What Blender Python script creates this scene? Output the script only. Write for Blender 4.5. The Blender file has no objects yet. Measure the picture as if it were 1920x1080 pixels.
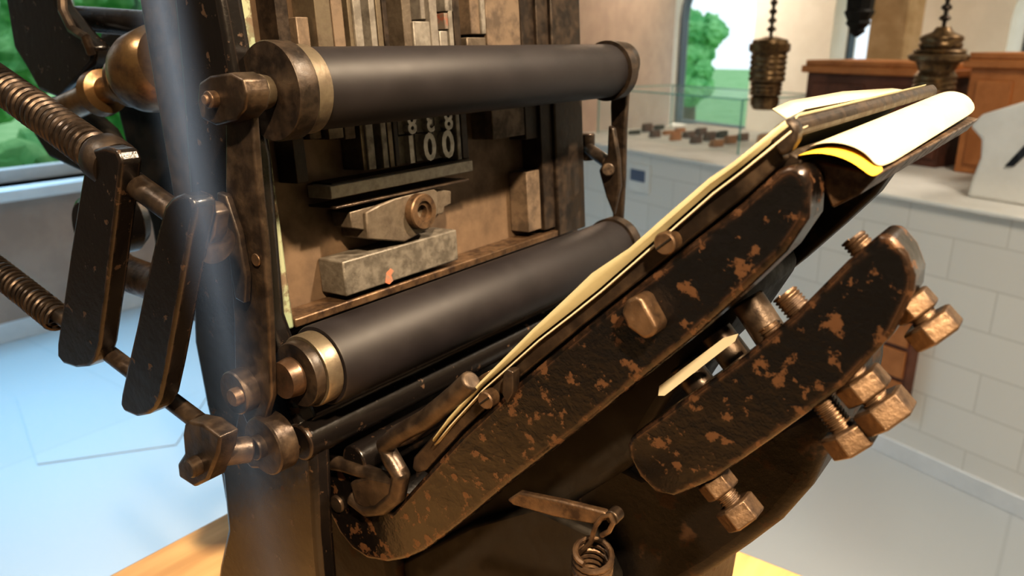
import bpy, math, random, bmesh
from mathutils import Vector, Matrix
random.seed(7)
sc=bpy.context.scene
TH=math.radians(36.8); PT=math.radians(17.8); FPX=1450.0
h=Vector((-math.sin(TH),math.cos(TH),0)); R=Vector((math.cos(TH),math.sin(TH),0)); Z=Vector((0,0,1))
Fw=h*math.cos(PT)-Z*math.sin(PT); U=h*math.sin(PT)+Z*math.cos(PT)
CZ=1.30
CAM=Vector((0,0,CZ))
def ray(px,py): return Fw+R*((px-960)/FPX)+U*((540-py)/FPX)
class Fr:
    def __init__(s,O,ex,ey):
        s.O=Vector(O); s.ex=Vector(ex).normalized(); s.ey=Vector(ey).normalized(); s.ez=s.ex.cross(s.ey).normalized()
    def w(s,u,v,n=0): return s.O+s.ex*u+s.ey*v+s.ez*n
    def hit(s,px,py,n=0):
        d=ray(px,py); o=s.O+s.ez*n
        t=(o-CAM).dot(s.ez)/d.dot(s.ez); p=CAM+d*t-s.O
        return (p.dot(s.ex),p.dot(s.ey))
    def tr(s,pts,n=0): return [s.hit(a,b,n) for a,b in pts]
    def W(s,px,py,n=0):
        u,v=s.hit(px,py,n); return s.w(u,v,n)
S=Fr(CAM,(1,0,0),(0,0,1))      # side planes, n=-y
BED=Fr(CAM+Vector((-.399,0,-.05)),(0,1,0),(-.065,0,1))
FLOOR=Fr((0,0,0),(1,0,0),(0,1,0))
cd=Vector((.934,-.357,0)).normalized(); cn=Vector((.357,.934,0)).normalized()
CT=Fr(cn*2.253,cd,(0,0,1))      # n points toward camera
# ---------------------------------------------------------------- materials
def nd(nt,t,**k):
    n=nt.nodes.new(t)
    for a,b in k.items(): setattr(n,a,b)
    return n
def mk(name):
    m=bpy.data.materials.new(name); m.use_nodes=True; nt=m.node_tree
    return m,nt,nt.nodes['Principled BSDF']
def metal(name,c1,c2,rough=.4,met=.8,sc_=60,lo=.4,hi=.6,bump=.3,rough2=None,met2=None,detail=8,c3=None,spec=.5,r3=(.5,.66),edge=None):
    m,nt,b=mk(name); L=nt.links.new
    b.inputs['Specular IOR Level'].default_value=spec
    tc=nd(nt,'ShaderNodeTexCoord'); nz=nd(nt,'ShaderNodeTexNoise'); nz.inputs['Scale'].default_value=sc_; nz.inputs['Detail'].default_value=detail; nz.inputs['Roughness'].default_value=.62
    L(tc.outputs['Object'],nz.inputs['Vector'])
    mr=nd(nt,'ShaderNodeMapRange'); mr.inputs[1].default_value=lo; mr.inputs[2].default_value=hi; L(nz.outputs[0],mr.inputs[0])
    fac=mr.outputs[0]
    if edge:   # worn paint along convex edges
        bv=nd(nt,'ShaderNodeBevel',samples=6); bv.inputs['Radius'].default_value=edge
        g=nd(nt,'ShaderNodeNewGeometry'); dp=nd(nt,'ShaderNodeVectorMath',operation='DOT_PRODUCT'); L(bv.outputs[0],dp.inputs[0]); L(g.outputs['Normal'],dp.inputs[1])
        er=nd(nt,'ShaderNodeMapRange'); er.inputs[1].default_value=.997; er.inputs[2].default_value=.95; L(dp.outputs['Value'],er.inputs[0])
        em=nd(nt,'ShaderNodeMapRange'); em.inputs[1].default_value=.40; em.inputs[2].default_value=.52; L(nz.outputs[0],em.inputs[0])
        ml=nd(nt,'ShaderNodeMath',operation='MULTIPLY'); L(er.outputs[0],ml.inputs[0]); L(em.outputs[0],ml.inputs[1])
        mxm=nd(nt,'ShaderNodeMath',operation='MAXIMUM'); L(ml.outputs[0],mxm.inputs[0]); L(mr.outputs[0],mxm.inputs[1]); fac=mxm.outputs[0]
    mx=nd(nt,'ShaderNodeMix',data_type='RGBA'); L(fac,mx.inputs[0])
    mx.inputs[6].default_value=(*c1,1); mx.inputs[7].default_value=(*c2,1)
    out=mx.outputs[2]
    n2=nd(nt,'ShaderNodeTexNoise'); n2.inputs['Scale'].default_value=sc_*.35; n2.inputs['Detail'].default_value=6; L(tc.outputs['Object'],n2.inputs['Vector'])
    if c3:
        mr3=nd(nt,'ShaderNodeMapRange'); mr3.inputs[1].default_value=r3[0]; mr3.inputs[2].default_value=r3[1]; L(n2.outputs[0],mr3.inputs[0])
        m3=nd(nt,'ShaderNodeMix',data_type='RGBA'); L(mr3.outputs[0],m3.inputs[0]); L(out,m3.inputs[6]); m3.inputs[7].default_value=(*c3,1); out=m3.outputs[2]
    L(out,b.inputs['Base Color'])
    def ramp(a,c,sock):
        r=nd(nt,'ShaderNodeMapRange'); r.inputs[3].default_value=a; r.inputs[4].default_value=c; L(fac,r.inputs[0]); L(r.outputs[0],sock)
    ramp(rough,rough2 if rough2 is not None else min(1,rough+.2),b.inputs['Roughness'])
    ramp(met,met2 if met2 is not None else met,b.inputs['Metallic'])
    bp=nd(nt,'ShaderNodeBump'); bp.inputs['Strength'].default_value=bump; bp.inputs['Distance'].default_value=.0012
    ad=nd(nt,'ShaderNodeMath',operation='ADD'); L(nz.outputs[0],ad.inputs[0]); L(n2.outputs[0],ad.inputs[1]); L(ad.outputs[0],bp.inputs['Height']); L(bp.outputs[0],b.inputs['Normal'])
    return m
M={}
M['black']=metal('black_enamel',(.006,.005,.0048),(.06,.036,.022),.22,.0,110,.63,.67,.28,.5,.3,spec=.45,edge=.0022)
M['black2']=metal('worn_black_casting',(.005,.0042,.004),(.095,.048,.024),.15,.05,110,.565,.62,.5,.42,.35,spec=.6,edge=.0040)
M['body']=metal('rough_black_body_casting',(.0045,.0038,.0035),(.040,.022,.012),.42,.0,60,.56,.64,.8,.6,.2,spec=.25,edge=.005)
M['dark']=metal('dark_oiled_iron',(.016,.012,.010),(.042,.029,.020),.35,.4,90,.4,.65,.4)
M['iron']=metal('brown_iron',(.042,.031,.025),(.092,.066,.046),.30,.65,100,.4,.66,.4,c3=(.024,.018,.014))
M['spring']=metal('dark_spring_steel',(.040,.031,.026),(.075,.055,.042),.28,.75,100,.4,.66,.2)
M['rust']=metal('rusty_brown_steel',(.110,.070,.042),(.036,.022,.015),.32,.6,130,.42,.62,.6,c3=(.150,.096,.058))
M['quoin']=metal('grey_brown_forged_steel',(.13,.108,.085),(.07,.055,.042),.42,.55,110,.4,.64,.5)
M['steelL']=metal('pale_lead_metal',(.38,.355,.32),(.26,.24,.21),.4,.35,160,.4,.7,.2)
M['silver']=metal('silver_type_face',(.36,.34,.31),(.20,.19,.17),.30,.6,200,.4,.7,.3)
M['lead']=metal('lead_type_metal',(.21,.195,.175),(.11,.10,.088),.40,.4,120,.42,.62,.4)
M['leadD']=metal('dark_lead',(.19,.175,.158),(.11,.10,.09),.4,.4,150,.4,.65,.3)
M['brass']=metal('aged_brass',(.18,.15,.11),(.095,.075,.055),.36,.7,90,.4,.66,.25)
M['hub']=metal('dark_brass_hub',(.20,.125,.06),(.07,.042,.025),.28,.8,60,.42,.66,.3)
M['copper']=metal('copper_brown',(.12,.074,.048),(.045,.03,.022),.3,.7,90,.4,.66,.25)
M['roller']=metal('rubber_roller',(.0080,.0066,.0080),(.0095,.0078,.0095),.50,.0,30,.4,.6,.05,.55,spec=.38)
M['patina']=metal('green_patina_paint',(.21,.23,.15),(.10,.07,.045),.6,.0,90,.48,.55,.4,c3=(.12,.18,.12))
M['furn']=metal('brown_furniture_metal',(.135,.10,.072),(.06,.044,.032),.5,.3,60,.42,.60,.4)
M['plate']=metal('bed_plate_brown',(.155,.108,.073),(.085,.058,.039),.45,.4,40,.35,.65,.2)
M['red']=metal('red_brown_metal',(.20,.065,.04),(.11,.09,.075),.5,.3,70,.45,.53,.2)
M['block']=metal('cast_steel_block',(.105,.094,.080),(.145,.131,.112),.45,.55,130,.4,.6,.55)
M['grime']=metal('black_grime',(.004,.0035,.003),(.010,.008,.006),.5,.0,60,.4,.6,.3,spec=.3)
M['orange']=metal('orange_red_paint',(.30,.10,.055),(.17,.10,.07),.5,.0,200,.4,.6,.2)
M['tree']=metal('leaf_green',(.10,.36,.12),(.28,.60,.26),.8,0,4,.4,.6,.5)
M['bark']=metal('bark',(.12,.08,.05),(.2,.14,.09),.9,0,5)
M['lawn']=metal('lawn',(.18,.40,.15),(.28,.5,.22),.9,0,3)
M['wallm']=metal('cream_plaster',(.88,.83,.73),(.84,.79,.69),.85,0,6,.4,.6,.05)
M['wallw']=metal('warm_lower_plaster',(.48,.36,.29),(.43,.32,.26),.85,0,6,.4,.6,.05)
M['white']=metal('white_stone',(.82,.79,.74),(.76,.73,.68),.6,0,8,.4,.6,.05)
M['frame']=metal('dark_grey_window_frame',(.08,.10,.12),(.09,.11,.13),.5,.2,20)
M['screen']=metal('dark_reflective_screen',(.02,.022,.025),(.03,.03,.035),.12,0,20)
M['sill']=metal('white_sill',(.75,.75,.75),(.7,.7,.7),.6,0,10,.4,.6,.02)
M['orangewood']=metal('orange_brown_wood',(.55,.22,.07),(.38,.14,.04),.42,0,9,.35,.65,.1)
M['darkwood']=metal('dark_red_wood',(.16,.055,.028),(.09,.035,.02),.45,0,9)
M['postwood']=metal('pale_timber',(.60,.42,.24),(.45,.30,.15),.6,0,4)
def paper(name,c,c2):
    m=metal(name,c,c2,.8,0,25,.35,.7,.1,spec=.2); return m
M['cream']=paper('cream_paper',(.47,.42,.31),(.41,.36,.26))
M['yellow']=paper('yellow_paper',(.72,.43,.05),(.64,.37,.04))
M['ochre']=paper('ochre_paper_back',(.40,.365,.235),(.32,.285,.175))
def wood():
    m,nt,b=mk('light_table_wood'); L=nt.links.new
    tc=nd(nt,'ShaderNodeTexCoord'); mp=nd(nt,'ShaderNodeMapping'); mp.inputs['Scale'].default_value=(14,1.5,14); L(tc.outputs['Object'],mp.inputs[0])
    nz=nd(nt,'ShaderNodeTexNoise'); nz.inputs['Scale'].default_value=3; nz.inputs['Detail'].default_value=10; L(mp.outputs[0],nz.inputs['Vector'])
    cr=nd(nt,'ShaderNodeValToRGB'); cr.color_ramp.elements[0].position=.35; cr.color_ramp.elements[0].color=(.50,.29,.12,1); cr.color_ramp.elements[1].position=.68; cr.color_ramp.elements[1].color=(.72,.47,.22,1)
    L(nz.outputs[0],cr.inputs[0]); L(cr.outputs[0],b.inputs['Base Color']); b.inputs['Roughness'].default_value=.5
    return m
M['table']=wood()
def brick(name,c,mort,bw,rh,ms,dirv,sc_=1.0,rough=.6,floor=False):
    m,nt,b=mk(name); L=nt.links.new
    g=nd(nt,'ShaderNodeNewGeometry'); dt=nd(nt,'ShaderNodeVectorMath',operation='DOT_PRODUCT'); L(g.outputs['Position'],dt.inputs[0]); dt.inputs[1].default_value=dirv
    sp=nd(nt,'ShaderNodeSeparateXYZ'); L(g.outputs['Position'],sp.inputs[0]); cb=nd(nt,'ShaderNodeCombineXYZ'); L(dt.outputs['Value'],cb.inputs[0])
    L(sp.outputs[1 if floor else 2],cb.inputs[1])
    br=nd(nt,'ShaderNodeTexBrick'); L(cb.outputs[0],br.inputs['Vector']); br.inputs['Scale'].default_value=sc_
    br.inputs['Brick Width'].default_value=bw; br.inputs['Row Height'].default_value=rh; br.inputs['Mortar Size'].default_value=ms; br.inputs['Mortar Smooth'].default_value=.5
    if floor: br.offset=0
    br.inputs['Color1'].default_value=(*c,1); br.inputs['Color2'].default_value=(*[x*.96 for x in c],1); br.inputs['Mortar'].default_value=(*mort,1)
    L(br.outputs['Color'],b.inputs['Base Color']); b.inputs['Roughness'].default_value=rough
    bp=nd(nt,'ShaderNodeBump',invert=True); bp.inputs['Strength'].default_value=.2; bp.inputs['Distance'].default_value=.003; L(br.outputs['Fac'],bp.inputs['Height']); L(bp.outputs[0],b.inputs['Normal'])
    return m
M['brick']=brick('white_block_tiles',(.78,.74,.68),(.66,.62,.56),.29,.125,.0035,tuple(cd))
M['floor']=brick('pale_floor_slabs',(.50,.51,.51),(.45,.46,.46),1.3,1.3,.006,(1,0,0),1,.28,True)
def glass(name,col,fac,rough=.1):
    m,nt,b=mk(name); L=nt.links.new
    tr_=nd(nt,'ShaderNodeBsdfTransparent'); ms=nd(nt,'ShaderNodeMixShader'); out=nt.nodes['Material Output']
    b.inputs['Base Color'].default_value=(*col,1); b.inputs['Roughness'].default_value=rough
    ms.inputs[0].default_value=fac; L(tr_.outputs[0],ms.inputs[1]); L(b.outputs[0],ms.inputs[2]); L(ms.outputs[0],out.inputs[0])
    return m,nt,ms
M['glass']=glass('clear_case_glass',(.7,.9,.85),.08)[0]
M['gedge']=glass('green_glass_edge',(.25,.55,.50),.5)[0]
# ---------------------------------------------------------------- mesh builder
WL={}
def unit_perp(a):
    a=a.normalized(); t=Vector((0,0,1)) if abs(a.z)<.9 else Vector((1,0,0))
    x=a.cross(t).normalized(); return x,a.cross(x).normalized()
class B:
    def __init__(s): s.v=[];s.f=[];s.mi=[];s.m=0
    def add(s,vs,fs):
        o=len(s.v); s.v+= [Vector(q) for q in vs]; s.f+=[[i+o for i in f] for f in fs]; s.mi+=[s.m]*len(fs); return s
    def prism(s,F,poly,n0,n1):
        k=len(poly); vs=[F.w(u,v,n0) for u,v in poly]+[F.w(u,v,n1) for u,v in poly]
        return s.add(vs,[list(range(k))[::-1],list(range(k,2*k))]+[[i,(i+1)%k,(i+1)%k+k,i+k] for i in range(k)])
    def box(s,F,u0,u1,v0,v1,n0,n1): return s.prism(F,[(u0,v0),(u1,v0),(u1,v1),(u0,v1)],n0,n1)
    def lathe(s,p0,ax,prof,seg=32,ring=False):
        ax=Vector(ax).normalized(); x,y=unit_perp(ax); vs=[];fs=[]
        for t,r in prof:
            for i in range(seg):
                a=2*math.pi*i/seg; vs.append(p0+ax*t+x*(r*math.cos(a))+y*(r*math.sin(a)))
        n=len(prof)
        for j in range(n-1):
            for i in range(seg): fs.append([j*seg+i,j*seg+(i+1)%seg,(j+1)*seg+(i+1)%seg,(j+1)*seg+i])
        fs.append(list(range(seg))); fs.append([(n-1)*seg+i for i in range(seg)][::-1])
        return s.add(vs,fs)
    def cyl(s,p0,p1,r,r1=None,seg=28):
        d=p1-p0; return s.lathe(p0,d,[(0,r),(d.length,r if r1 is None else r1)],seg)
    def tube(s,pts,r,seg=8):
        vs=[];fs=[];n=len(pts); pv=None
        for j,p in enumerate(pts):
            d=(pts[min(j+1,n-1)]-pts[max(j-1,0)]).normalized()
            if pv is None: x,_=unit_perp(d)
            else: x=(pv-d*pv.dot(d)).normalized()
            pv=x; y=d.cross(x)
            for i in range(seg):
                a=2*math.pi*i/seg; vs.append(p+x*(r*math.cos(a))+y*(r*math.sin(a)))
        for j in range(n-1):
            for i in range(seg): fs.append([j*seg+i,j*seg+(i+1)%seg,(j+1)*seg+(i+1)%seg,(j+1)*seg+i])
        fs+= [list(range(seg)),[(n-1)*seg+i for i in range(seg)][::-1]]
        return s.add(vs,fs)
    def helix(s,p0,p1,Rr,turns,r,per=18,seg=7):
        ax=p1-p0; x,y=unit_perp(ax); N=int(turns*per)
        return s.tube([p0+ax*(k/N)+x*(Rr*math.cos(2*math.pi*k/per))+y*(Rr*math.sin(2*math.pi*k/per)) for k in range(N+1)],r,seg)
    def sheet(s,rows):
        k=len(rows[0]); n=len(rows); vs=[p for r in rows for p in r]; fs=[]
        for j in range(n-1):
            for i in range(k-1): fs.append([j*k+i,j*k+i+1,(j+1)*k+i+1,(j+1)*k+i])
        return s.add(vs,fs)
    def text(s,body,F,u0,v0,n,size,ext=.0015,mirror=True):
        c=bpy.data.curves.new('t','FONT'); c.body=body; c.size=size; c.extrude=ext; c.resolution_u=3; c.space_character=1.05; c.offset=size*.03
        o=bpy.data.objects.new('t',c); sc.collection.objects.link(o); dg=bpy.context.evaluated_depsgraph_get(); me=bpy.data.meshes.new_from_object(o.evaluated_get(dg))
        xs=[q.co.x for q in me.vertices]; mid=(min(xs)+max(xs))/2
        s.add([F.w(u0+(-(q.co.x-mid) if mirror else q.co.x-mid),v0+q.co.y,n+q.co.z) for q in me.vertices],[list(p.vertices) for p in me.polygons])
        bpy.data.objects.remove(o); bpy.data.meshes.remove(me); return s
    def obj(s,name,mats,parent=None,bevel=0,seg=2,label=None,cat=None,sm=35,solid=0,sub=0,**kw):
        if isinstance(mats,str): mats=[mats]
        lo=Vector([min(q[i] for q in s.v) for i in range(3)]); hi=Vector([max(q[i] for q in s.v) for i in range(3)])
        c=(lo+hi)/2
        if parent is None: c.z=lo.z
        me=bpy.data.meshes.new(name); me.from_pydata([q-c for q in s.v],[],s.f)
        for i,p in enumerate(me.polygons): p.material_index=s.mi[i]
        for k in mats: me.materials.append(M[k])
        bm=bmesh.new(); bm.from_mesh(me); bmesh.ops.recalc_face_normals(bm,faces=bm.faces); bm.to_mesh(me); bm.free()
        me.shade_smooth(); me.set_sharp_from_angle(angle=math.radians(sm))
        o=bpy.data.objects.new(name,me); sc.collection.objects.link(o); WL[o]=c.copy()
        if parent is not None: o.parent=parent; o.location=c-WL[parent]
        else: o.location=c
        if solid: q=o.modifiers.new('s','SOLIDIFY'); q.thickness=solid; q.offset=0
        if sub: q=o.modifiers.new('u','SUBSURF'); q.levels=q.render_levels=sub
        if bevel:
            q=o.modifiers.new('b','BEVEL'); q.width=bevel; q.segments=seg; q.limit_method='ANGLE'; q.angle_limit=math.radians(35)
        if label: o['label']=label
        if cat: o['category']=cat
        for a,b_ in kw.items(): o[a]=b_
        return o
def empty(name,loc,label,cat):
    e=bpy.data.objects.new(name,None); sc.collection.objects.link(e); e.location=loc; e.empty_display_size=.05; e['label']=label; e['category']=cat; WL[e]=Vector(loc); return e
def sp(px,py,y): return S.W(px,py,-y)
def ps(b,pts,y0,y1,y=None):
    """extrude a side outline (measured in plane y) from y0 to y1"""
    return b.prism(S,[(u,max(v,-.4695)) for u,v in S.tr(pts,-(y if y is not None else y0))],-y0,-y1)
def xz(x,y,z): return CAM+Vector((x,y,z))
TZ=CZ-.47
YV=Vector((0,1,0))
# ---------------------------------------------------------------- table
b=B(); b.box(FLOOR,-.656,.45,-.35,.64,TZ-.045,TZ); tb=b.obj('table',['table'],None,.003,label='light oak table carrying the cast-iron printing press',cat='table')
for x in(-.62,.41):
    for y in(-.31,.60):
        b=B(); b.box(FLOOR,x-.03,x+.03,y-.03,y+.03,0,TZ-.045); b.obj('leg','table',tb,.003)
# ---------------------------------------------------------------- PRESS
press=empty('printing_press',(-.25,.42,TZ),'antique black cast-iron platen press with ink rollers and worn paint','printing press')
def hb(px,py,n=0): return BED.hit(px,py,n)
u_l=hb(507,620)[0]; v_b=hb(545,618)[1]; u_r=hb(1095,415)[0]; VT=.17
b=B(); ps(b,[(315,-80),(398,-80),(430,100),(470,300),(498,600),(520,660),(550,770),(585,850),(592,1000),(610,1200),(395,1200),(410,1060),(425,990),(415,890),(385,760),(362,640),(355,400),(338,150)],.252,.267)
b.obj('side_frame','black',press,.004,3)
b=B(); b.box(BED,.268,.60,-.30,VT,-.085,-.051); b.obj('rear_body','dark',press,.006)
b=B(); ps(b,[(560,860),(640,900),(720,960),(760,1200),(500,1200),(490,1000),(485,900)],.325,.56,.325); b.obj('lower_column','body',press,.010,4)
b=B(); b.box(FLOOR,-.42,-.12,.30,.56,TZ+.0005,TZ+.03); b.obj('base_foot','body',press,.006,3)
# bed casting
b=B(); b.box(BED,u_l-.004,u_r+.004,v_b-.004,VT,-.05,-.0232); b.obj('bed_plate','plate',press,.002)
b=B(); b.box(BED,u_l-.016,u_l-.0035,v_b-.02,VT,-.06,-.012); b.box(BED,u_l-.016,u_r+.01,v_b-.055,v_b-.004,-.05,-.012); b.obj('bed_side_casting','dark',press,.003)
b=B(); b.box(BED,u_l-.003,hb(553,616)[0],v_b,VT,-.023,0); b.obj('bed_rail','patina',press,.0015,label='bed rail with flaking green paint')
b=B(); b.box(BED,hb(1045,430)[0],u_r,v_b,VT,-.023,.002); b.obj('bed_rail','dark',press,.0015)
b=B(); b.box(BED,hb(554,616)[0],hb(1045,430)[0],v_b,v_b+.006,-.023,.001); b.obj('bed_ledge','rust',press,.001)
def strip(x0,x1,yb,yt,n0,n1,mat,label,bev=.0006):
    b=B(); u0,v0=hb(x0,yb,n1); u1,_=hb(x1,yb,n1); v1=VT-.01 if yt is None else hb(x0,yt,n1)[1]
    b.box(BED,u0,u1,v0,v1,n0,n1); o=b.obj('spacing_furniture',mat,None,bev,label=label,cat='metal bar'); o['group']='metal spacing bars locked in the printing bed'; return o
lb={'brass':'narrow brass-coloured spacing strip beside the type','steelL':'pale silver-grey metal spacing strip beside the type','dark':'dark oiled iron spacing bar in the printing bed','furn':'brown wooden spacing block locked in the printing bed','grime':'blackened iron spacing bar in the printing bed','red':'reddish brown stained spacing bar','lead':'grey lead spacing bar beside the type','patina':'spacing bar with flaking pale green paint'}
for x0,x1,yb,yt,mat,n1 in [(558,580,345,None,'dark',-.004),(582,604,262,32,'furn',-.006),(606,616,262,None,'grime',-.014),(618,646,262,None,'brass',-.001),(648,668,262,None,'furn',-.003),(670,680,262,None,'grime',-.012),
    (683,691,320,None,'brass',-.002),(693,707,319,None,'lead',0),(709,719,317,None,'grime',-.008),(721,731,316,None,'lead',-.001),(733,742,314,None,'brass',-.003),(744,752,312,None,'dark',-.002),
    (860,867,300,None,'lead',-.001),(869,880,298,None,'dark',-.004),(884,920,205,70,'quoin',-.003),(925,985,262,None,'furn',-.001),(987,1012,262,None,'dark',-.004)]:
    strip(x0,x1,yb,yt,-.0228,n1,mat,lb.get(mat,'grey-brown steel spacing block in the printing bed'))
for x0,x1,yb,yt,mat,n1 in [(755,768,207,None,'grime',-.014),(770,786,207,None,'quoin',-.003),(788,818,207,40,'lead',-.001),(790,816,36,None,'leadD',-.004),(820,833,207,None,'leadD',0),(835,849,207,58,'leadD',-.001),(835,849,55,24,'red',-.002),(835,849,21,None,'lead',-.001),(884,902,64,None,'furn',-.004),(904,920,64,None,'lead',-.002)]:
    strip(x0,x1,yb,yt,-.0228,n1,mat,lb.get(mat,'grey-brown steel spacing block in the printing bed'))
strip(992,1016,436,322,-.0228,-.003,'furn',lb['furn']); strip(1022,1042,432,None,-.0228,-.001,'dark',lb['dark'])
def sort(x0,x1,yb,yt,ch):
    u0,v0=hb(x0,yb); u1,_=hb(x1,yb); v1=hb(x0,yt)[1]
    b=B(); b.box(BED,u0,u1-.0004,v0,v1,-.0228,-.0045); b.m=1
    hh=(v1-v0); b.text(ch,BED,(u0+u1)/2,v0+hh*.03,-.0018,hh*1.36,.0028)
    o=b.obj('type_sort',['leadD','silver'],None,0,label='lead printing type block with raised mirrored character',cat='printing type'); o['group']='metal type sorts locked in the bed'
for i,ch in enumerate('100'): sort(756+i*34,789+i*34,308-i*5,256-i*5,ch)
for i,ch in enumerate('838'): sort(756+i*34,789+i*34,253-i*4,216-i*4,ch)
def hbar(p0,p1,n0,n1,mat,label,bev=.0006):
    b=B(); u0,v0=hb(*p0,n1); u1,v1=hb(*p1,n1); b.box(BED,u0,u1,v0,v1,n0,n1); return b.obj('spacing_bar',mat,None,bev,label=label,cat='metal bar')
hbar((622,350),(880,296),-.0228,-.004,'dark','blackened iron bar beneath the type')
hbar((622,374),(886,300),-.0228,.001,'steelL','pale grey metal spacing bar under the type lines')
hbar((630,388),(880,339),-.0228,.005,'iron','thin brown rule above the lock-up wedge')
b=B(); u0,v0=hb(650,557,.003); u1,v1=hb(856,430,.003); b.box(BED,u0,u1,v0,v1,-.0228,.003)
blk=b.obj('steel_block','block',None,.0012,label='rough dull grey steel block with an orange-red paint mark',cat='metal block')
b=B(); b.prism(BED,BED.tr([(722,530),(724,512),(732,503),(739,508),(733,516),(737,526),(730,533)],.003),.0029,.0032); b.obj('paint_mark','orange',blk,0)
b=B(); q=BED.tr([(690,449),(686,398),(712,384),(740,372),(812,352),(822,360),(822,400),(804,430),(760,454)],.004); b.prism(BED,q,-.0228,.004)
quoin=b.obj('quoin','quoin',None,.0012,label='expanding steel lock-up clamp with round key socket',cat='clamp')
b=B(); b.prism(BED,BED.tr([(656,398),(704,384),(716,446),(690,442),(688,432),(660,428)],.001),-.018,.001); b.obj('jaw','quoin',quoin,.0008)
b=B(); b.prism(BED,BED.tr([(812,354),(846,358),(846,382),(834,388),(832,400),(815,404)],.001),-.018,.001); b.obj('jaw','quoin',quoin,.0008)
b=B(); c=BED.W(783,396,.004); b.lathe(c-BED.ez*.008,BED.ez,[(0,.0132),(.014,.0132),(.015,.0124),(.015,.008),(.0128,.0077),(.0128,.005),(.006,.005)],30); b.obj('key_socket','rust',quoin)
# ---------------------------------------------------------------- rollers
def roller(x,z,y0,y1,rr):
    P=lambda y:xz(x,y,z)
    b=B(); b.lathe(P(y0),YV,[(0,rr-.004),(0,rr-.0008),(.0012,rr),(y1-y0-.0012,rr),(y1-y0,rr-.0008),(y1-y0,rr-.004)],64); o=b.obj('ink_roller','roller',press,label='long matte black rubber ink roller')
    return o,P
r1,P1=roller(-.355,-.0262,.284,.612,.0226)
b=B(); b.lathe(P1(.273),YV,[(0,.020),(0,.0232),(.001,.0240),(.0105,.0240),(.011,.0233),(.011,.018)],56); b.obj('roller_collar','brass',r1)
b=B(); b.lathe(P1(.260),YV,[(0,.008),(0,.0256),(.001,.0262),(.012,.0262),(.013,.0254),(.013,.01)],56); b.obj('bearer_wheel','dark',r1)
b=B(); b.lathe(P1(.238),YV,[(0,.0075),(.006,.0082),(.007,.0095),(.016,.0095),(.021,.0085),(.023,.006)],28); b.obj('roller_shaft','brass',r1)
b=B(); b.lathe(P1(.612),YV,[(0,.02),(0,.0256),(.012,.0256),(.012,.02),(.012,.005),(.04,.005)],48); b.obj('bearer_wheel','dark',r1)
r2,P2=roller(-.337,-.180,.264,.600,.0243)
b=B(); b.lathe(P2(.2535),YV,[(0,.018),(0,.0208),(.001,.0215),(.010,.0215),(.0105,.0208),(.0105,.015)],56); b.obj('roller_collar','brass',r2)
b=B(); b.lathe(P2(.247),YV,[(0,.009),(0,.0185),(.001,.0192),(.006,.0192),(.0065,.01)],48); b.obj('bearer_wheel','dark',r2)
b=B(); b.lathe(P2(.2375),YV,[(0,.0105),(.008,.0115),(.011,.008)],28); b.obj('roller_shaft','copper',r2)
b=B(); b.lathe(P2(.600),YV,[(0,.02),(0,.0262),(.012,.0262),(.012,.02),(.012,.005),(.03,.005)],48); b.obj('bearer_wheel','dark',r2)
# carriage side arm (near)
b=B(); ps(b,[(422,225),(470,205),(480,330),(494,460),(503,600),(508,745),(496,788),(462,796),(440,740),(438,600),(428,470),(422,350)],.231,.2358)
ps(b,[(372,155),(392,142),(432,136),(455,148),(462,175),(458,205),(440,226),(404,236),(376,222),(369,190)],.222,.2358,.222)
arm=b.obj('roller_arm','iron',press,.0014,3,label='broad flat dark iron arm joining the roller ends')
b=B(); c=sp(403,186,.222); b.cyl(c-YV*.004,c+YV*.004,.0042); b.cyl(c-YV*.006,c-YV*.004,.0024); b.obj('pin','rust',arm,.0005)
b=B(); ps(b,[(405,360),(422,366),(446,440),(460,520),(458,570),(440,560),(428,480),(412,420)],.226,.2305); b.obj('latch_plate','dark',arm,.001)
b=B(); c=sp(482,487,.231); b.cyl(c-YV*.0012,c,.0035); b.obj('rivet','rust',arm,.0004)
b=B(); c=sp(437,738,.222); b.lathe(c,YV,[(0,.008),(0,.0120),(.001,.0128),(.009,.0128),(.009,.006)],32); b.obj('boss','iron',arm)
b=B(); c=sp(434,747,.217); b.lathe(c,YV,[(0,.0025),(0,.0045),(.0012,.0052),(.008,.0052)],24); b.obj('bolt_end','rust',arm)
b=B(); c=sp(492,838,.228); b.lathe(c,YV,[(0,.005),(0,.0165),(.001,.0175),(.012,.0175),(.012,.005)],36); b.obj('pivot_wheel','iron',arm)
b=B(); c=sp(474,842,.223); b.cyl(c,c+YV*.02,.0070); b.obj('pivot_pin','iron',arm,.0006)
b=B(); ps(b,[(448,760),(490,770),(520,800),(530,840),(510,880),(470,880),(446,850),(440,800)],.238,.246); b.obj('pivot_bracket','dark',arm,.002,3)
# far arm
b=B(); ps(b,[(1150,120),(1166,118),(1178,150),(1172,240),(1170,330),(1164,440),(1148,445),(1148,330),(1144,200)],.640,.646)
ps(b,[(1140,235),(1150,240),(1160,300),(1162,350),(1150,405),(1136,370),(1122,320),(1138,290)],.625,.631,.625)
c=sp(1150,120,.626); b.cyl(c,c+YV*.016,.019)
b.obj('roller_arm','dark',press,.0018,3)
b=B(); b.cyl(sp(1098,275,.66),sp(1140,305,.64),.006); b.cyl(sp(1140,318,.618),sp(1140,318,.64),.006); b.cyl(sp(1100,250,.66),sp(1100,300,.66),.008); b.obj('arm_pivot','iron',press,.001)
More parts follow.
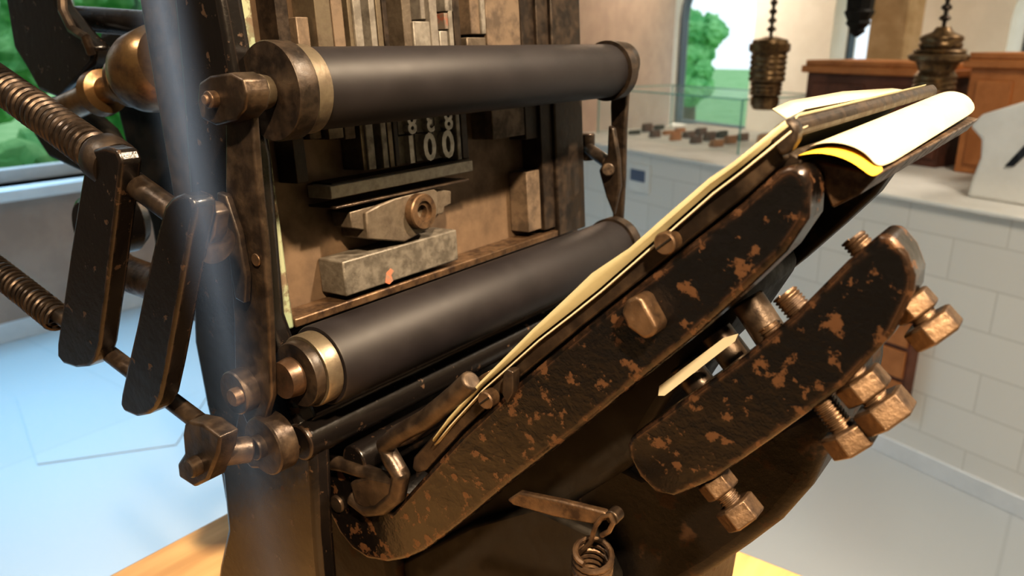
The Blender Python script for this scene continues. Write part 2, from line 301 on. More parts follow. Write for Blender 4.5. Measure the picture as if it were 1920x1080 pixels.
# ---------------------------------------------------------------- spring rods & links
y=.205
A0=sp(-160,45,y); A1=sp(405,455,y)
b=B(); b.cyl(A0,A1,.0066); b.obj('spring_rod','iron',press)
b=B(); b.helix(A0,sp(188,292,y),.0096,44,.0018); b.obj('coil_spring','spring',press,label='tightly wound dark steel coil spring on a rod')
C0=sp(-160,385,y); C1=sp(375,792,y)
b=B(); b.cyl(C0,C1,.0052); b.obj('spring_rod','iron',press)
b=B(); b.helix(C0,sp(112,600,y),.0084,42,.0016); b.obj('coil_spring','spring',press,label='tightly wound dark steel coil spring on a rod')
dd=(A1-A0).normalized(); dc=(C1-C0).normalized()
b=B(); ps(b,[(158,312),(162,292),(176,279),(195,275),(218,282),(227,305),(214,420),(200,540),(186,650),(178,676),(164,688),(142,690),(118,682),(107,668),(107,645),(118,570),(132,470),(146,380)],.194,.2055); l1=b.obj('link_arm','black',press,.0016,2)
b=B(); b.lathe(sp(192,292,y),dd,[(0,.008),(0,.0128),(.002,.0138),(.013,.0138),(.015,.0128),(.015,.005)],30); b.obj('rod_bushing','dark',l1)
b=B(); b.lathe(sp(163,640,y)-dc*.002,dc,[(0,.005),(0,.0078),(.006,.0078),(.006,.005)],26); b.obj('rod_bushing','iron',l1)
b=B(); ps(b,[(302,408),(308,386),(322,370),(340,364),(356,370),(364,384),(364,404),(354,450),(340,530),(326,610),(312,690),(300,748),(290,768),(276,778),(256,782),(232,772),(225,758),(227,740),(240,680),(256,610),(272,530),(288,460)],.186,.1975); l2=b.obj('link_arm','black',press,.0016,2)
b=B(); ps(b,[(356,388),(372,378),(392,384),(404,400),(400,440),(384,470),(366,480),(358,450),(376,430),(378,410),(366,404),(354,420)],.198,.206); b.obj('link_loop','iron',l2,.0012,3)
b=B(); c=sp(345,415,.203); b.lathe(c,dd,[(0,.006),(0,.0088),(.018,.0096),(.028,.0098),(.028,.005)],30); b.obj('rod_bushing','iron',l2)
b=B(); b.lathe(sp(285,728,y)-dc*.002,dc,[(0,.005),(0,.0078),(.006,.0078),(.006,.005)],26); b.obj('rod_bushing','iron',l2)
b=B(); ps(b,[(352,790),(380,796),(412,820),(408,850),(388,902),(364,914),(335,895),(332,870),(345,850),(342,815),(345,796)],.195,.207); b.cyl(sp(388,852,.199),sp(470,842,.222),.0075); rb=b.obj('rod_end_block','iron',press,.0016,3)
b=B(); c=sp(353,880,.189); b.lathe(c,YV,[(0,.002),(0,.0045),(.001,.0055),(.010,.0055)],22); b.obj('bolt_end','iron',rb)
b=B(); b.lathe(sp(205,500,.29),Vector((1,0,-.02)),[(0,.006),(0,.014),(.004,.0165),(.012,.0165),(.016,.0145),(.08,.0135),(.12,.0155),(.15,.0155)],40); b.obj('drive_shaft','rust',press)
b=B(); b.lathe(sp(160,430,.31),YV,[(0,.01),(0,.024),(.003,.028),(.04,.028),(.05,.02)],40); b.obj('drive_hub','black',press)
# upper-left mechanism
b=B(); ps(b,[(0,-60),(85,-60),(105,5),(150,60),(178,88),(172,120),(150,145),(110,185),(72,170),(50,130),(25,90)],.33,.345); b.obj('throw_off_lever','black',press,.004,3)
b=B(); b.tube([sp(115,-30,.33),sp(118,20,.325),sp(135,55,.325),(sp(160,70,.325)),sp(172,100,.33)],.004,8); b.obj('lever_grip','iron',press)
b=B(); ax=(sp(50,230,.34)-sp(300,120,.36)); b.lathe(sp(320,118,.33),ax,[(0,.026),(.008,.031),(.030,.031),(.038,.029),(.046,.025),(.052,.018),(.053,.021),(.058,.021),(.06,.013),(.072,.011),(.09,.011),(.092,.018),(.102,.019),(.108,.012),(.2,.0115)],44); b.obj('impression_shaft','hub',press)
b=B(); b.cyl(sp(150,35,.36),sp(300,48,.36),.011); b.cyl(sp(110,-20,.36),sp(180,150,.36),.006); b.obj('cross_rod','black',press)
b=B(); ps(b,[(55,190),(120,175),(150,200),(195,240),(245,330),(200,345),(140,318),(90,295),(60,250)],.37,.385); b.obj('rear_casting','grime',press,.005,3)
b=B(); ps(b,[(180,60),(250,30),(300,60),(330,300),(345,600),(310,590),(280,420),(240,300)],.42,.44); b.obj('rear_frame','grime',press,.008,3)
# ---------------------------------------------------------------- platen assembly
YP=.292; YC=YP-.008
rib=[(606,915),(612,888),(628,868),(650,862),(672,885),(700,940),(735,960),(775,915),(866,815),(966,722),(1106,606),(1246,494),(1386,384),(1458,318),(1482,308),(1508,318),(1518,345),(1514,412),(1472,474),(1394,548),(1300,632),(1200,712),(1080,810),(960,902),(860,985),(795,1034),(760,1050),(728,1056),(690,1050),(660,1030),(636,1000),(616,960)]
b=B(); ps(b,rib,YC,YC+.022); platen=b.obj('platen_casting','black2',press,.0035,3,label='thick black casting with chipped and flaking paint')
b=B(); ps(b,rib,.435,.455,YP); b.obj('platen_rib','body',press,.004,3)
b=B(); ps(b,[(760,1000),(1000,760),(1200,610),(1360,490),(1400,560),(1340,650),(1270,720),(1220,800),(1180,880),(1000,990),(840,1040)],.345,.43,.345); b.obj('platen_carrier','grime',press,.006,3)
pl=[(775,880),(960,700),(1240,470),(1470,285),(1500,300),(1490,325),(1250,510),(960,745),(800,900)]
b=B(); ps(b,pl,YP+.004,.572,YP); b.obj('platen_plate','dark',press,.001)
b=B(); ps(b,[(772,878),(775,858),(830,795),(950,680),(1100,555),(1255,425),(1400,308),(1450,262),(1470,300),(1400,366),(1250,486),(1108,598),(968,714),(868,806),(800,882),(782,888)],YP-.006,YP+.002,YP-.006)
bar=b.obj('tympan_side_bar','iron',press,.0010)
for (px,py) in((1257,452),(922,744)):
    b=B(); c=sp(px,py,YP-.008); b.lathe(c-YV*.006,YV,[(0,.0035),(0,.0042),(.0008,.0048),(.007,.0048)],24); sc1=b.obj('screw','rust',bar)
    b=B(); dv=Vector((.75,0,.66)); cc=c-YV*.0062; b.tube([cc-dv*.0042,cc+dv*.0042],.0005,4); b.obj('screw_slot','grime',sc1)
b=B(); ps(b,[(945,735),(948,700),(955,690),(966,695),(966,735),(955,755)],YP-.012,YP-.006,YP-.01); b.obj('clip','iron',bar,.0006)
b=B(); ps(b,[(1440,262),(1448,240),(1474,222),(1488,228),(1496,243),(1492,265),(1478,288),(1462,294)],YP-.010,YP-.002,YP-.010)
ps(b,[(1468,226),(1484,220),(1498,238),(1494,260),(1474,258)],YP,.575,YP); b.obj('tympan_bar','dark',press,.0015)
b=B(); ps(b,[(1168,585),(1176,562),(1196,552),(1208,560),(1236,612),(1230,628),(1212,636),(1180,612)],YC-.010,YC+.002,YC-.008); b.obj('lug','rust',press,.0016,3)
# grippers: rounded, curled iron hook
b=B()
gp=[(885,712),(855,740),(800,785),(750,812),(722,835),(735,862),(752,890),(745,925),(718,948),(690,952),(662,930)]
b.tube([sp(a_,c_,YC-.003) for a_,c_ in gp],.0058,14)
b.tube([sp(a_,c_,YC-.003) for a_,c_ in((618,866),(650,872),(690,886),(722,898),(745,905))],.0048,14)
ps(b,[(655,905),(690,895),(735,905),(735,935),(700,962),(665,945)],YC-.008,YC-.0005,YC-.008)
gr=b.obj('sheet_gripper','iron',press,.0015,3,label='curled brown iron sheet gripper')
b=B(); ps(b,[(655,845),(700,820),(790,785),(870,720),(885,712),(870,745),(800,800),(740,850),(700,862)],YP+.014,.325,YP); b.obj('gripper_plate','rust',press,.0015)
b=B(); c=sp(634,944,YC); b.lathe(c-YV*.002,YV,[(0,.003),(0,.0055),(.001,.006),(.005,.006)],24); b.obj('screw','iron',gr)
b=B(); p=sp(560,830,.25); b.cyl(p,p+YV*.36,.0115); p2=p+Vector((.012,.03,-.022)); b.cyl(p2,p2+YV*.33,.010); b.obj('hinge_shaft','black',press,.001)
# back bracket
brk=[(1176,836),(1182,820),(1258,766),(1392,670),(1490,589),(1588,490),(1648,440),(1672,442),(1700,476),(1716,518),(1712,552),(1674,628),(1584,724),(1452,820),(1338,900),(1264,932),(1228,924),(1198,894),(1180,858)]
b=B(); ps(b,brk,YP+.001,YP+.022,YP+.001); b.obj('back_bracket','black2',press,.0018,3,label='thick blunt black clamp block with worn chipped edges')
yb=YP+.012
def bolt(p0,p1,nuts,tr_):
    P0=sp(*p0,yb); P1=sp(*p1,yb); d=(P1-P0); ln=d.length; d.normalize()
    b=B(); b.cyl(P0,P1,tr_*.86); b.helix(P0,P1,tr_*.9,ln/.0016,.00055,12,5); o=b.obj('adjusting_bolt','rust',press)
    for t0,t1,rr in nuts:
        b=B(); q0=P0+d*ln*t0; q1=P0+d*ln*t1; L_=(q1-q0).length; b.lathe(q0,d,[(0,rr*.86),(.0008,rr),(L_-.0008,rr),(L_,rr*.86)],6); b.obj('hex_nut','rust',o,.0004,sm=20)
bolt((1598,445),(1756,622),[(.65,.82,.0084),(.87,1.06,.0100)],.0050)
bolt((1470,550),(1664,776),[(.70,.85,.0102),(.89,1.06,.0114)],.0056)
bolt((1440,610),(1608,842),[(.83,1.0,.0104)],.0052)
bolt((1300,850),(1392,966),[(.38,.64,.0086),(.80,1.10,.0100)],.0050)
b=B()
for p0,p1 in (((1400,560),(1462,655)),((1340,620),(1400,700)),((1280,680),(1330,745))):
    b.cyl(sp(*p0,.34),sp(*p1,.34),.008)
b.obj('toggle_stud','iron',press,.001)
b=B(); ps(b,[(1234,742),(1236,724),(1356,634),(1384,626),(1378,640),(1362,652),(1246,742)],.3175,.318); b.obj('packing_paper','cream',None,0,label='slim torn strip of white packing paper behind the platen',cat='paper')
# body casting
tz=-.468
pts=S.tr([(640,990),(860,1010),(1100,830),(1200,880),(1300,860),(1440,790),(1562,730),(1560,790),(1550,850),(1518,920),(1460,985),(1400,1030),(1335,1075),(1270,1110)],-.35)
pts+= [(pts[-1][0]-.01,tz),(pts[0][0]-.02,tz)]
b=B(); b.prism(S,pts,-.35,-.46); b.obj('body_casting','body',press,.010,4)
b=B(); ps(b,[(740,1060),(880,985),(1000,950),(1110,1000),(1150,1090),(1160,1200),(700,1200)],.335,.348); b.obj('body_web','grime',press,.003,3)
# lower link + spring
b=B(); ps(b,[(950,938),(972,924),(1050,940),(1132,960),(1142,974),(1112,984),(1040,970),(962,948)],.268,.272); lk=b.obj('spring_lever','rust',press,.001)
b=B(); c=sp(1146,972,.264); b.cyl(c,c+YV*.006,.0034); b.obj('lever_pin','iron',lk,.0005)
st=sp(1113,1034,.262); sb_=Vector((st.x-.034,st.y+.046,TZ+.045))
b=B(); b.helix(st,sb_,.0084,54,.0015)
hk=[sp(a_,c_,.262) for a_,c_ in((1082,1040),(1096,1028),(1108,1016),(1112,1000),(1118,984),(1130,968),(1144,966),(1150,980),(1142,996),(1128,1004))]
b.tube(hk,.0012,8); b.cyl(Vector((sb_.x,sb_.y,TZ+.03)),sb_,.004)
b.obj('tension_spring','rust',press,label='tightly coiled steel tension spring hooked on a lever')
# ---------------------------------------------------------------- papers
up=[(812,822),(840,784),(900,716),(1000,616),(1060,560),(1110,512),(1180,465),(1250,403),(1330,334),(1375,304),(1472,226)]
lo=[(814,828),(843,792),(905,724),(1008,632),(1072,582),(1124,540),(1188,484),(1256,424),(1335,354),(1385,316),(1480,238)]
ra=[sp(a,c_,YP-.012) for a,c_ in up]; rb_=[sp(a,c_,YP-.009) for a,c_ in lo]
rc=[q+Vector((-.003,.02,.003)) for q in rb_]; rd=[q+Vector((0,.25,0)) for q in rc]
b=B(); b.sheet([ra,[(p+q)/2+Vector((0,-.001,0)) for p,q in zip(ra,rb_)],rb_,rc,rd]); b.obj('paper_sheet','ochre',None,0,solid=.0004,label='ochre tympan sheet draped over the tilted platen, edge curling',cat='paper')
b=B(); off=Vector((.0010,-.001,-.0010)); b.sheet([[q+off for q in rb_],[q+off+Vector((.0003,.0,-.0005)) for q in rb_],[q+off+Vector((0,.02,0)) for q in rb_]]); b.obj('paper_sheet','cream',None,0,solid=.0004,label='cream packing sheet under the ochre sheet on the platen',cat='paper')
nr=[(1488,290),(1515,283),(1545,282),(1580,290),(1612,308),(1636,330)]
nc=[(1500,282),(1525,271),(1565,267),(1604,278),(1630,297),(1645,324)]
fr=[(1735,192),(1762,174),(1785,169),(1808,174),(1824,186),(1833,207)]
def lerprow(src,y0,y1,t):
    return [sp(*a,y0).lerp(sp(*c_,y1),t) for a,c_ in zip(src,fr)]
b=B(); b.sheet([lerprow(nc,YP+.012,.575,t) for t in(0,.2,.4,.6,.8,1.0)]); b.obj('paper_sheet','cream',None,0,solid=.0008,sub=2,label='cream sheet rolled over the top edge of the platen',cat='paper')
dn=Vector((0,0,-.001)); b=B(); b.sheet([[q+dn for q in lerprow(nr,YP+.002,.575,t)] for t in(0,.04,.08)]); b.obj('paper_sheet','yellow',None,0,solid=.0005,sub=2,label='bright yellow sheet beneath the rolled cream paper',cat='paper')
b=B(); r_a=[(1475,222),(1510,205),(1600,188),(1700,170)]; r_b=[(1448,205),(1480,190),(1580,172),(1672,166)]
b.sheet([[sp(a,c_,.30+i*.09) for i,(a,c_) in enumerate(r_a)],[sp(a,c_,.32+i*.09)for i,(a,c_) in enumerate(r_b)]]); b.obj('paper_sheet','cream',None,0,solid=.0006,label='cream paper margin sticking up behind the tympan bar',cat='paper')
b=B(); ps(b,[(1490,300),(1636,334),(1600,372),(1548,398),(1520,330)],YP+.012,.57,YP+.004); b.obj('platen_head','rust',press,.001)
# bluish reflection on case glass, put in as a soft translucent strip
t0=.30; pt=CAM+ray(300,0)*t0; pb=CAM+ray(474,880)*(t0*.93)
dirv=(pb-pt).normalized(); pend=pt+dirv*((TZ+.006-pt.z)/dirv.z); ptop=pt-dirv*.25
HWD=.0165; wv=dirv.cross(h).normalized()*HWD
m,nt,ms=glass('blue_reflection_streak',(.36,.56,1.0),.5,.5); L=nt.links.new
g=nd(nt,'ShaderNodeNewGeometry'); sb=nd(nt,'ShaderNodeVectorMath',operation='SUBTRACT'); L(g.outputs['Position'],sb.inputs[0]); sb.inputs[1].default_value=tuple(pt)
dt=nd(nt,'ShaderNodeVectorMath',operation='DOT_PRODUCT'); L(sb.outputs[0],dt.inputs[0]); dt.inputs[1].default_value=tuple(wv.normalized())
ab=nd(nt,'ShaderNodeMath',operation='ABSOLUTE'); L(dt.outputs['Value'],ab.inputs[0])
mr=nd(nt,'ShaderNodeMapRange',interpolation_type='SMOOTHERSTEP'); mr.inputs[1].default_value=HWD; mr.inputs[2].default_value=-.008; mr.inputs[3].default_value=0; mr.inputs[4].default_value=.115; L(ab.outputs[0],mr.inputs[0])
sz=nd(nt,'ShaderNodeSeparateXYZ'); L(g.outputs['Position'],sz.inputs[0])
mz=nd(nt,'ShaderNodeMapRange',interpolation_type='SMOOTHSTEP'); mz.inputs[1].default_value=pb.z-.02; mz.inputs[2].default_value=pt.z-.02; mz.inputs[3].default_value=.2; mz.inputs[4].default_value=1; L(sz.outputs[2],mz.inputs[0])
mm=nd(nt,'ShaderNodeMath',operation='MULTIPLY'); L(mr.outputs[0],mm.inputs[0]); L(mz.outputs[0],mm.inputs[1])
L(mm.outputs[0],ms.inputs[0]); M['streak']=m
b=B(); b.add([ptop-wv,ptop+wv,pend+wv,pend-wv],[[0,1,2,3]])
b.obj('reflection_streak','streak',None,0,label='soft bluish strip painted as a glass reflection beside the press',cat='glass panel')
# ---------------------------------------------------------------- room
def wall(name,F,outer,holes,n0,n1,mat):
    c=bpy.data.curves.new(name,'CURVE'); c.dimensions='2D'; c.fill_mode='BOTH'
    for pl_ in [outer]+holes:
        s=c.splines.new('POLY'); s.points.add(len(pl_)-1)
        for i,(a,d) in enumerate(pl_): s.points[i].co=(a,d,0,1)
        s.use_cyclic_u=True
    c.extrude=abs(n1-n0)/2
    o=bpy.data.objects.new('tmp',c); sc.collection.objects.link(o); dg=bpy.context.evaluated_depsgraph_get(); me=bpy.data.meshes.new_from_object(o.evaluated_get(dg))
    b=B(); mid=(n0+n1)/2; b.add([F.w(q.co.x,q.co.y,mid+q.co.z) for q in me.vertices],[list(p.vertices) for p in me.polygons]); bpy.data.objects.remove(o)
    return b.obj(name,mat,None,0,sm=25,kind='structure')
b=B(); b.add([Vector(q) for q in((-3.77,-3,0),(4,-3,0),(4,4.9,0),(-3.77,7.86,0))]+[Vector(q) for q in((-3.77,-3,-.1),(4,-3,-.1),(4,4.9,-.1),(-3.77,7.86,-.1))],[[0,1,2,3],[7,6,5,4],[0,1,5,4],[1,2,6,5],[2,3,7,6],[3,0,4,7]]); b.obj('floor','floor',None,0,kind='structure')
b=B(); H=3.3; b.add([Vector((x,y_,z_)) for z_ in(H,H+.1) for x,y_ in((-3.9,-3.1),(4.1,-3.1),(4.1,5),(-3.9,8))],[[0,1,2,3],[7,6,5,4],[0,1,5,4],[1,2,6,5],[2,3,7,6],[3,0,4,7]]); b.obj('ceiling','wallm',None,0,kind='structure')
WW=Fr((-3.77,0,0),(0,1,0),(0,0,1)) # n=+x
sill=WW.hit(0,352)[1]
wall('wall_west',WW,[(-3,0),(7.9,0),(7.9,H),(-3,H)],[[(-.3,sill),(2.7,sill),(2.7,2.7),(-.3,2.7)]],-.25,0,'wallw')
b=B(); b.box(WW,-.4,2.8,sill-.05,sill,-.25,.10); b.obj('trim_1','sill',None,.005,kind='structure')
b=B()
for a,c_,d,e in((-.3,2.7,sill,sill+.06),(-.3,2.7,2.63,2.7),(-.3,-.23,sill,2.7),(2.63,2.7,sill,2.7),(1.75,1.82,sill,2.7)): b.box(WW,a,c_,d,e,-.16,-.10)
b.obj('window_1','sill',None,.003,kind='structure')
b=B(); b.box(WW,-3,7.9,0,.09,0,.012); b.obj('baseboard_west','sill',None,.002,kind='structure')
NW=Fr(cn*6.0,cd,(0,0,1))
def arch(x0,x1,yb,ysp,seg=14):
    u0,v0=NW.hit(x0,yb); u1,_=NW.hit(x1,yb); vs=NW.hit(x1,ysp)[1]; r=(u1-u0)/2; cu=(u0+u1)/2
    return [(u0,v0),(u1,v0)]+[(cu+r*math.cos(math.pi*i/seg),vs+r*math.sin(math.pi*i/seg)) for i in range(seg+1)]
ar=[arch(1236,1398,232,30),arch(1545,1635,190,10),arch(1860,2060,232,30)]
wall('wall_north',NW,[(-7,0),(5,0),(5,H),(-7,H)],ar,-.35,0,'wallm')
for i,a_ in enumerate(ar):
    cu=sum(q[0] for q in a_[:2])/2; cv=a_[0][1]
    ins=[(cu+(u-cu)*.92,cv+.04+(v-cv)*.95) for u,v in a_]
    o=wall('window_%d'%(i+2),NW,a_,[ins],-.30,-.22,'frame')
b=B(); b.box(Fr((0,-3,0),(1,0,0),(0,0,1)),-3.9,4.1,0,H,0,.1); b.obj('wall_south','wallm',None,0,kind='structure')
b=B(); b.box(Fr((4,0,0),(0,1,0),(0,0,1)),-3,5,0,H,0,.1); b.obj('wall_east','wallm',None,0,kind='structure')
# counter
ch_=CT.hit(1700,368)[1]; ul_=-3.2; ur_=3.0
b=B(); b.box(CT,ul_,ur_,0,ch_-.012,-1.0,0); b.m=1; b.box(CT,ul_,ur_,ch_-.012,ch_,-1.02,.015)
b.obj('counter',['brick','white'],None,.003,label='long white counter clad in pale rectangular blocks',cat='counter')
b=B(); b.box(CT,ul_,ur_,0,.06,.001,.012); b.obj('baseboard_north','sill',None,.002,kind='structure')
def case(pxl,pyl,pxr,pyt,n0,n1,label):
    u0,v0=CT.hit(pxl,pyl,n1); u1,_=CT.hit(pxr,pyl,n1); v0=ch_; v1=CT.hit(pxl,pyt,n1)[1]
    b=B(); e=.006
    b.box(CT,u0,u1,v0,v1,n1-e,n1); b.box(CT,u0,u1,v0,v1,n0,n0+e); b.box(CT,u0,u0+e,v0,v1,n0,n1); b.box(CT,u1-e,u1,v0,v1,n0,n1)
    o=b.obj('display_case','glass',None,0,label=label,cat='glass case')
    b=B(); b.box(CT,u0,u1,v1,v1+e,n0,n1); b.obj('case_lid','glass',o)
    b=B(); g_=.006
    for (a,c_) in((u0,n1),(u1,n1),(u0,n0),(u1,n0)): b.box(CT,a-g_/2,a+g_/2,v0,v1,c_-g_/2,c_+g_/2)
    for c_ in(n0,n1): b.box(CT,u0,u1,v1-g_/2,v1+g_/2,c_-g_/2,c_+g_/2)
    for a in(u0,u1): b.box(CT,a-g_/2,a+g_/2,v1-g_/2,v1+g_/2,n0,n1)
    b.obj('case_edge','gedge',o)
case(1120,275,1385,165,-.75,-.25,'clear glass display case with green edges on the white counter')
for i in range(16):
    x_=1185+i*13; u,v=CT.hit(x_,262,-.45); w_=random.uniform(.012,.022)
    b=B(); nn=-.5+(i%3-1)*.13; hh=random.uniform(.02,.05)
    b.prism(CT,[(u-w_,ch_),(u+w_,ch_),(u+w_*.8,ch_+hh),(u-w_*.6,ch_+hh*.8)],nn-.03,nn+.03)
    b.obj('wooden_tool',random.choice(['darkwood','orangewood','iron']),None,.003,label='small brown hand tool lying inside the glass case',cat='tool',group='small tools in the display case')
def chest(x0,x1,yt,n1,mat,label):
    u0,v1=CT.hit(x0,yt,n1); u1,_=CT.hit(x1,yt,n1)
    b=B(); b.box(CT,u0+.02,u1-.02,ch_,v1-.05,n1-.35,n1); o=b.obj('wooden_chest',mat,None,.004,label=label,cat='chest')
    b=B(); b.box(CT,u0,u1,v1-.05,v1-.022,n1-.37,n1+.02); b.box(CT,u0+.012,u1-.012,v1-.022,v1,n1-.36,n1+.01); b.obj('lid','orangewood',o,.004)
    for k in range(2):
        b=B(); b.box(CT,u0+.05+k*(u1-u0)/2,u0+(k+1)*(u1-u0)/2-.03,ch_+.03,v1-.09,n1,n1+.008); b.obj('panel',mat,o,.003)
chest(1510,1798,112,-.60,'darkwood','dark red-brown wooden chest with overhanging orange lid')
chest(1815,2060,98,-.58,'orangewood','orange-brown wooden chest with panelled front')
# slanted display stand
b=B(); q=CT.tr([(1812,358),(1820,336),(1836,296),(1838,262),(1816,236),(1840,214),(1925,188),(2050,172),(2060,358)],-.14); q[0]=(q[0][0],ch_); q[-1]=(q[-1][0],ch_)
b.prism(CT,q,-.50,-.14); o=b.obj('display_stand','white',None,.012,4,label='white moulded stand with slanted screen on the counter',cat='display stand')
b=B(); b.prism(CT,CT.tr([(1884,312),(1922,272),(2050,240),(2050,258),(1930,286),(1902,312)],-.14),-.139,-.134); b.obj('screen','screen',o,.002)
def hang(px,pyb,n,prof,label):
    u,v=CT.hit(px,pyb,n); p=CT.w(u,v,n); b=B(); b.lathe(p,Z,prof,28)
    top=prof[-1][0]; o=b.obj('hanging_lantern','hub',None,0,label=label,cat='lantern',sm=50)
    b=B(); b.cyl(p+Z*(top-.005),Vector((p.x,p.y,H)),.006,seg=10); b.obj('hanging_rod','iron',o)
    b=B()
    for k in range(4):
        zz=p+Z*(top+.015+k*.03); b.lathe(zz,Z,[(0,.004),(.008,.018-.002*k),(.016,.014),(.022,.004)],14)
    b.obj('finial','iron',o); return o
def ribs(z0,z1,r,n,d=.005):
    out=[]
    for k in range(n):
        a=z0+(z1-z0)*k/n; c=(z1-z0)/n
        out+=[(a,r-d),(a+c*.3,r),(a+c*.7,r),(a+c*.95,r-d)]
    return out
hang(1432,205,-.15,[(0,.03),(.0,.04),(.02,.052),(.045,.052),(.05,.044)]+ribs(.052,.10,.058,3)+ribs(.102,.20,.066,5)+[(.205,.064),(.212,.074),(.236,.074),(.238,.066),(.25,.062),(.262,.02)],'bronze-brown ribbed iron lantern with cylinder body hanging on a rod')
hang(1750,170,-.20,[(0,.03),(0,.058)]+ribs(.002,.05,.062,3)+[(.06,.05),(.085,.062),(.092,.084),(.105,.088),(.115,.072),(.118,.076),(.125,.070)]+ribs(.127,.165,.062,2)+[(.175,.03),(.19,.02)],'bronze-brown urn-shaped lantern with flared rim hanging on a rod')
u,v=CT.hit(1605,70,-.5); p=CT.w(u,v,-.5); b=B(); b.lathe(p,Z,[(0,.005),(.02,.03),(.03,.026),(.05,.045),(.06,.04),(.09,.055),(.1,.048),(.14,.05),(.15,.04),(.2,.03),(.24,.01)],9); o=b.obj('hanging_wreath','grime',None,0,label='dark dried leaf bundle hanging on a cord',cat='wreath')
b=B(); b.cyl(p+Z*.23,Vector((p.x,p.y,H)),.003,seg=8); b.obj('cord','dark',o)
u0,_=NW.hit(1632,150,.6); u1,_=NW.hit(1700,150,.6); b=B(); b.box(NW,u0,u1,0,H,.5,.7); b.obj('trim_2','postwood',None,.01,kind='structure')
b=B(); u0,v0=CT.hit(1178,355,.004); u1,v1=CT.hit(1220,312,.004); b.box(CT,u0,u1,v0,v1,.001,.006); b.m=1; b.box(CT,u0+.012,u1-.03,v0+.045,v1-.025,.006,.007)
M['blue']=metal('blue_print',(.12,.15,.22),(.12,.15,.22),.6,0)
b.obj('label_plate',['white','blue'],None,0,label='small white label plate with blue print on the counter front',cat='sign')
b=B(); u0,v0=CT.hit(1632,748,.05); u1,v1=CT.hit(1718,598,.05); b.box(CT,u0-.15,u1,v0,v1,.0015,.05); o=b.obj('wooden_cabinet','darkwood',None,.002,label='small dark wooden drawer cabinet mounted on the white counter',cat='cabinet')
dh=(v1-v0)/3
for k in range(3):
    zz=v1-.006-k*dh; b=B(); b.box(CT,u0-.14,u1-.010,zz-dh+.010,zz-.004,.05,.058); dr=b.obj('drawer','orangewood',o,.002)
    b=B(); b.lathe(CT.w((u0+u1)/2-.05,zz-dh/2,.058),CT.ez,[(0,.004),(.008,.004),(.01,.008),(.014,.006)],12); b.obj('knob','brass',dr)
b=B(); c=[FLOOR.hit(70,872),FLOOR.hit(30,745),FLOOR.hit(395,735),FLOOR.hit(330,835)]; b.prism(FLOOR,c,.0,.004); b.obj('trim_3','floor',None,0,kind='structure')
# ---------------------------------------------------------------- outside
b=B(); b.box(FLOOR,-40,-4.1,-20,40,-.25,-.15); b.obj('lawn','lawn',None,0,label='green lawn outside the window',cat='lawn',kind='stuff')
b=B(); b.box(FLOOR,-4.1,40,9,40,-.25,-.15); b.obj('lawn','lawn',None,0,label='green ground outside the arched windows',cat='lawn',kind='stuff')
def tree(x,y_,hgt,rad,label):
    b=B(); b.cyl(Vector((x,y_,-.149)),Vector((x,y_,hgt)),.12,.06,10); o=b.obj('tree','bark',None,0,label=label,cat='tree')
    bm=bmesh.new()
    for k in range(34):
        r_=rad*random.uniform(.16,.34); rho=random.uniform(0,rad-r_); an=random.uniform(0,6.28)
        c=Vector((x+rho*math.cos(an),y_+rho*math.sin(an),max(r_*1.2,hgt+random.uniform(-.8,.6)*rad)))
        res=bmesh.ops.create_icosphere(bm,subdivisions=3,radius=1)
        for q in res['verts']: q.co=c+q.co*(r_*random.uniform(.76,1.14))
    me=bpy.data.meshes.new('foliage'); bm.to_mesh(me); bm.free(); me.materials.append(M['tree'])
    f=bpy.data.objects.new('foliage',me); sc.collection.objects.link(f); f.parent=o; f.location=-WL[o]
for x,y_,hg,rd in((-6.8,1.2,1.3,1.25),(-7.4,3.9,1.5,1.3),(-7.2,-1.5,1.4,1.25),(-9.8,.2,1.8,1.3),(-9.8,2.9,1.8,1.3)): tree(x,y_,hg,rd,'leafy green tree outside the window')
q=CAM+ray(1300,95)*13; tree(q.x,q.y,q.z,.85,'round green tree outside the arched window')
q=CAM+ray(1880,60)*13; tree(q.x,q.y,q.z-.3,.8,'round green tree outside the arched window')
bm=bmesh.new()
for k in range(200):
    c=Vector((-5.0+random.uniform(-.3,.3),random.uniform(-1.5,4.5),random.uniform(.15,.6)))
    r_=random.uniform(.10,.22); res=bmesh.ops.create_icosphere(bm,subdivisions=2,radius=1)
    for q in res['verts']: q.co=c+q.co*(r_*random.uniform(.7,1.2))
for q in bm.verts: q.co.z=max(q.co.z,-.148)
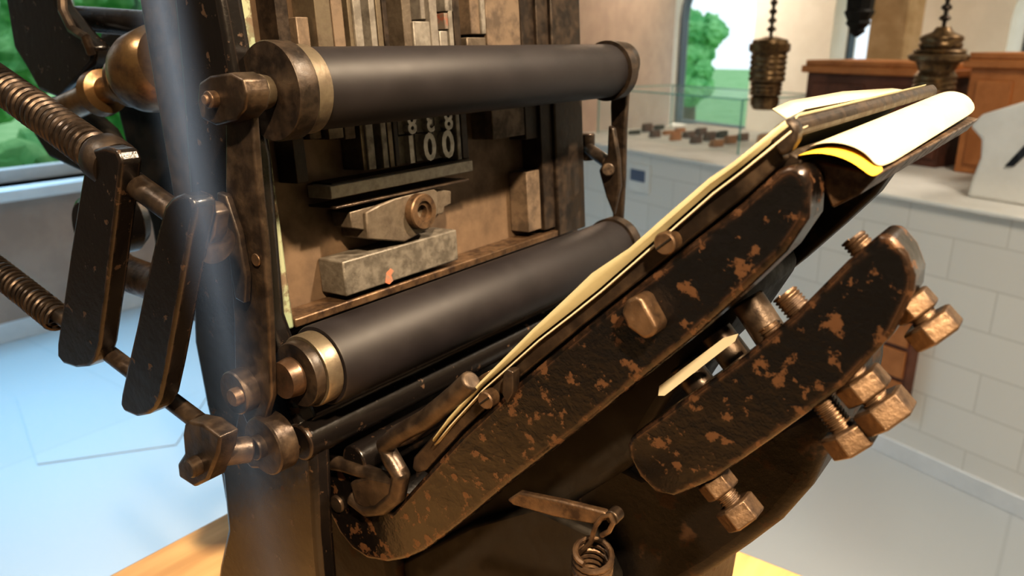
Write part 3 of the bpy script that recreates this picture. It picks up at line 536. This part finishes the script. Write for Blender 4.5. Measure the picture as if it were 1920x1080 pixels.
me=bpy.data.meshes.new('hedge'); bm.to_mesh(me); bm.free(); me.materials.append(M['tree']); o=bpy.data.objects.new('hedge',me); sc.collection.objects.link(o); o['label']='low leafy green hedge just outside the window'; o['category']='hedge'; o['kind']='stuff'
# ---------------------------------------------------------------- camera & light
cam=bpy.data.cameras.new('camera'); co=bpy.data.objects.new('camera',cam); sc.collection.objects.link(co)
cam.sensor_width=36; cam.lens=FPX/1920*36; cam.clip_start=.01
co.matrix_world=Matrix.Translation(CAM)@Matrix((R,U,-Fw)).transposed().to_4x4()
cam.dof.use_dof=True; cam.dof.focus_distance=.42; cam.dof.aperture_fstop=11.5
sc.camera=co
w=bpy.data.worlds.new('world'); sc.world=w; w.use_nodes=True; bg=w.node_tree.nodes['Background']; bg.inputs[0].default_value=(.80,.92,1,1); bg.inputs[1].default_value=1.15
def area(name,loc,tgt,size,e,col,spread=math.pi):
    l=bpy.data.lights.new(name,'AREA'); l.size=size; l.energy=e; l.color=col; l.spread=spread
    o=bpy.data.objects.new(name,l); sc.collection.objects.link(o); o.location=loc; o.rotation_euler=(Vector(tgt)-Vector(loc)).to_track_quat('-Z','Y').to_euler(); return o
pc=(-.25,.42,1.1)
area('key_lamp',(.75,-.55,2.5),pc,.08,7.6,(1,.75,.48),math.radians(45))
area('bed_lamp',(.9,.9,2.7),(-.4,.45,1.2),.08,6.0,(1,.79,.56),math.radians(45))
area('left_lamp',(-1.0,-.5,2.6),pc,.2,1.0,(1,.85,.68),math.radians(45))
area('counter_lamp',(.9,.7,3.1),(.9,2.4,.5),.6,23,(1,.90,.75),math.radians(100))
area('hall_lamp',(1,3.9,3.2),(1.0,4.8,.6),1.2,64,(1,.90,.76))
wp=NW.W(1150,60,1.2); area('wall_fill',(wp.x,wp.y,3.0),tuple(NW.W(1170,90,0)),.6,150,(1,.92,.78))  # unseen wash light added to brighten the north wall
area('west_daylight',(-3.3,1.0,2.0),(-2.6,1.0,0),1.2,27,(.30,.66,1),math.radians(100))
sc.view_settings.view_transform='Standard'
try: sc.view_settings.look='Medium High Contrast'
except Exception: pass
sc.view_settings.exposure=0
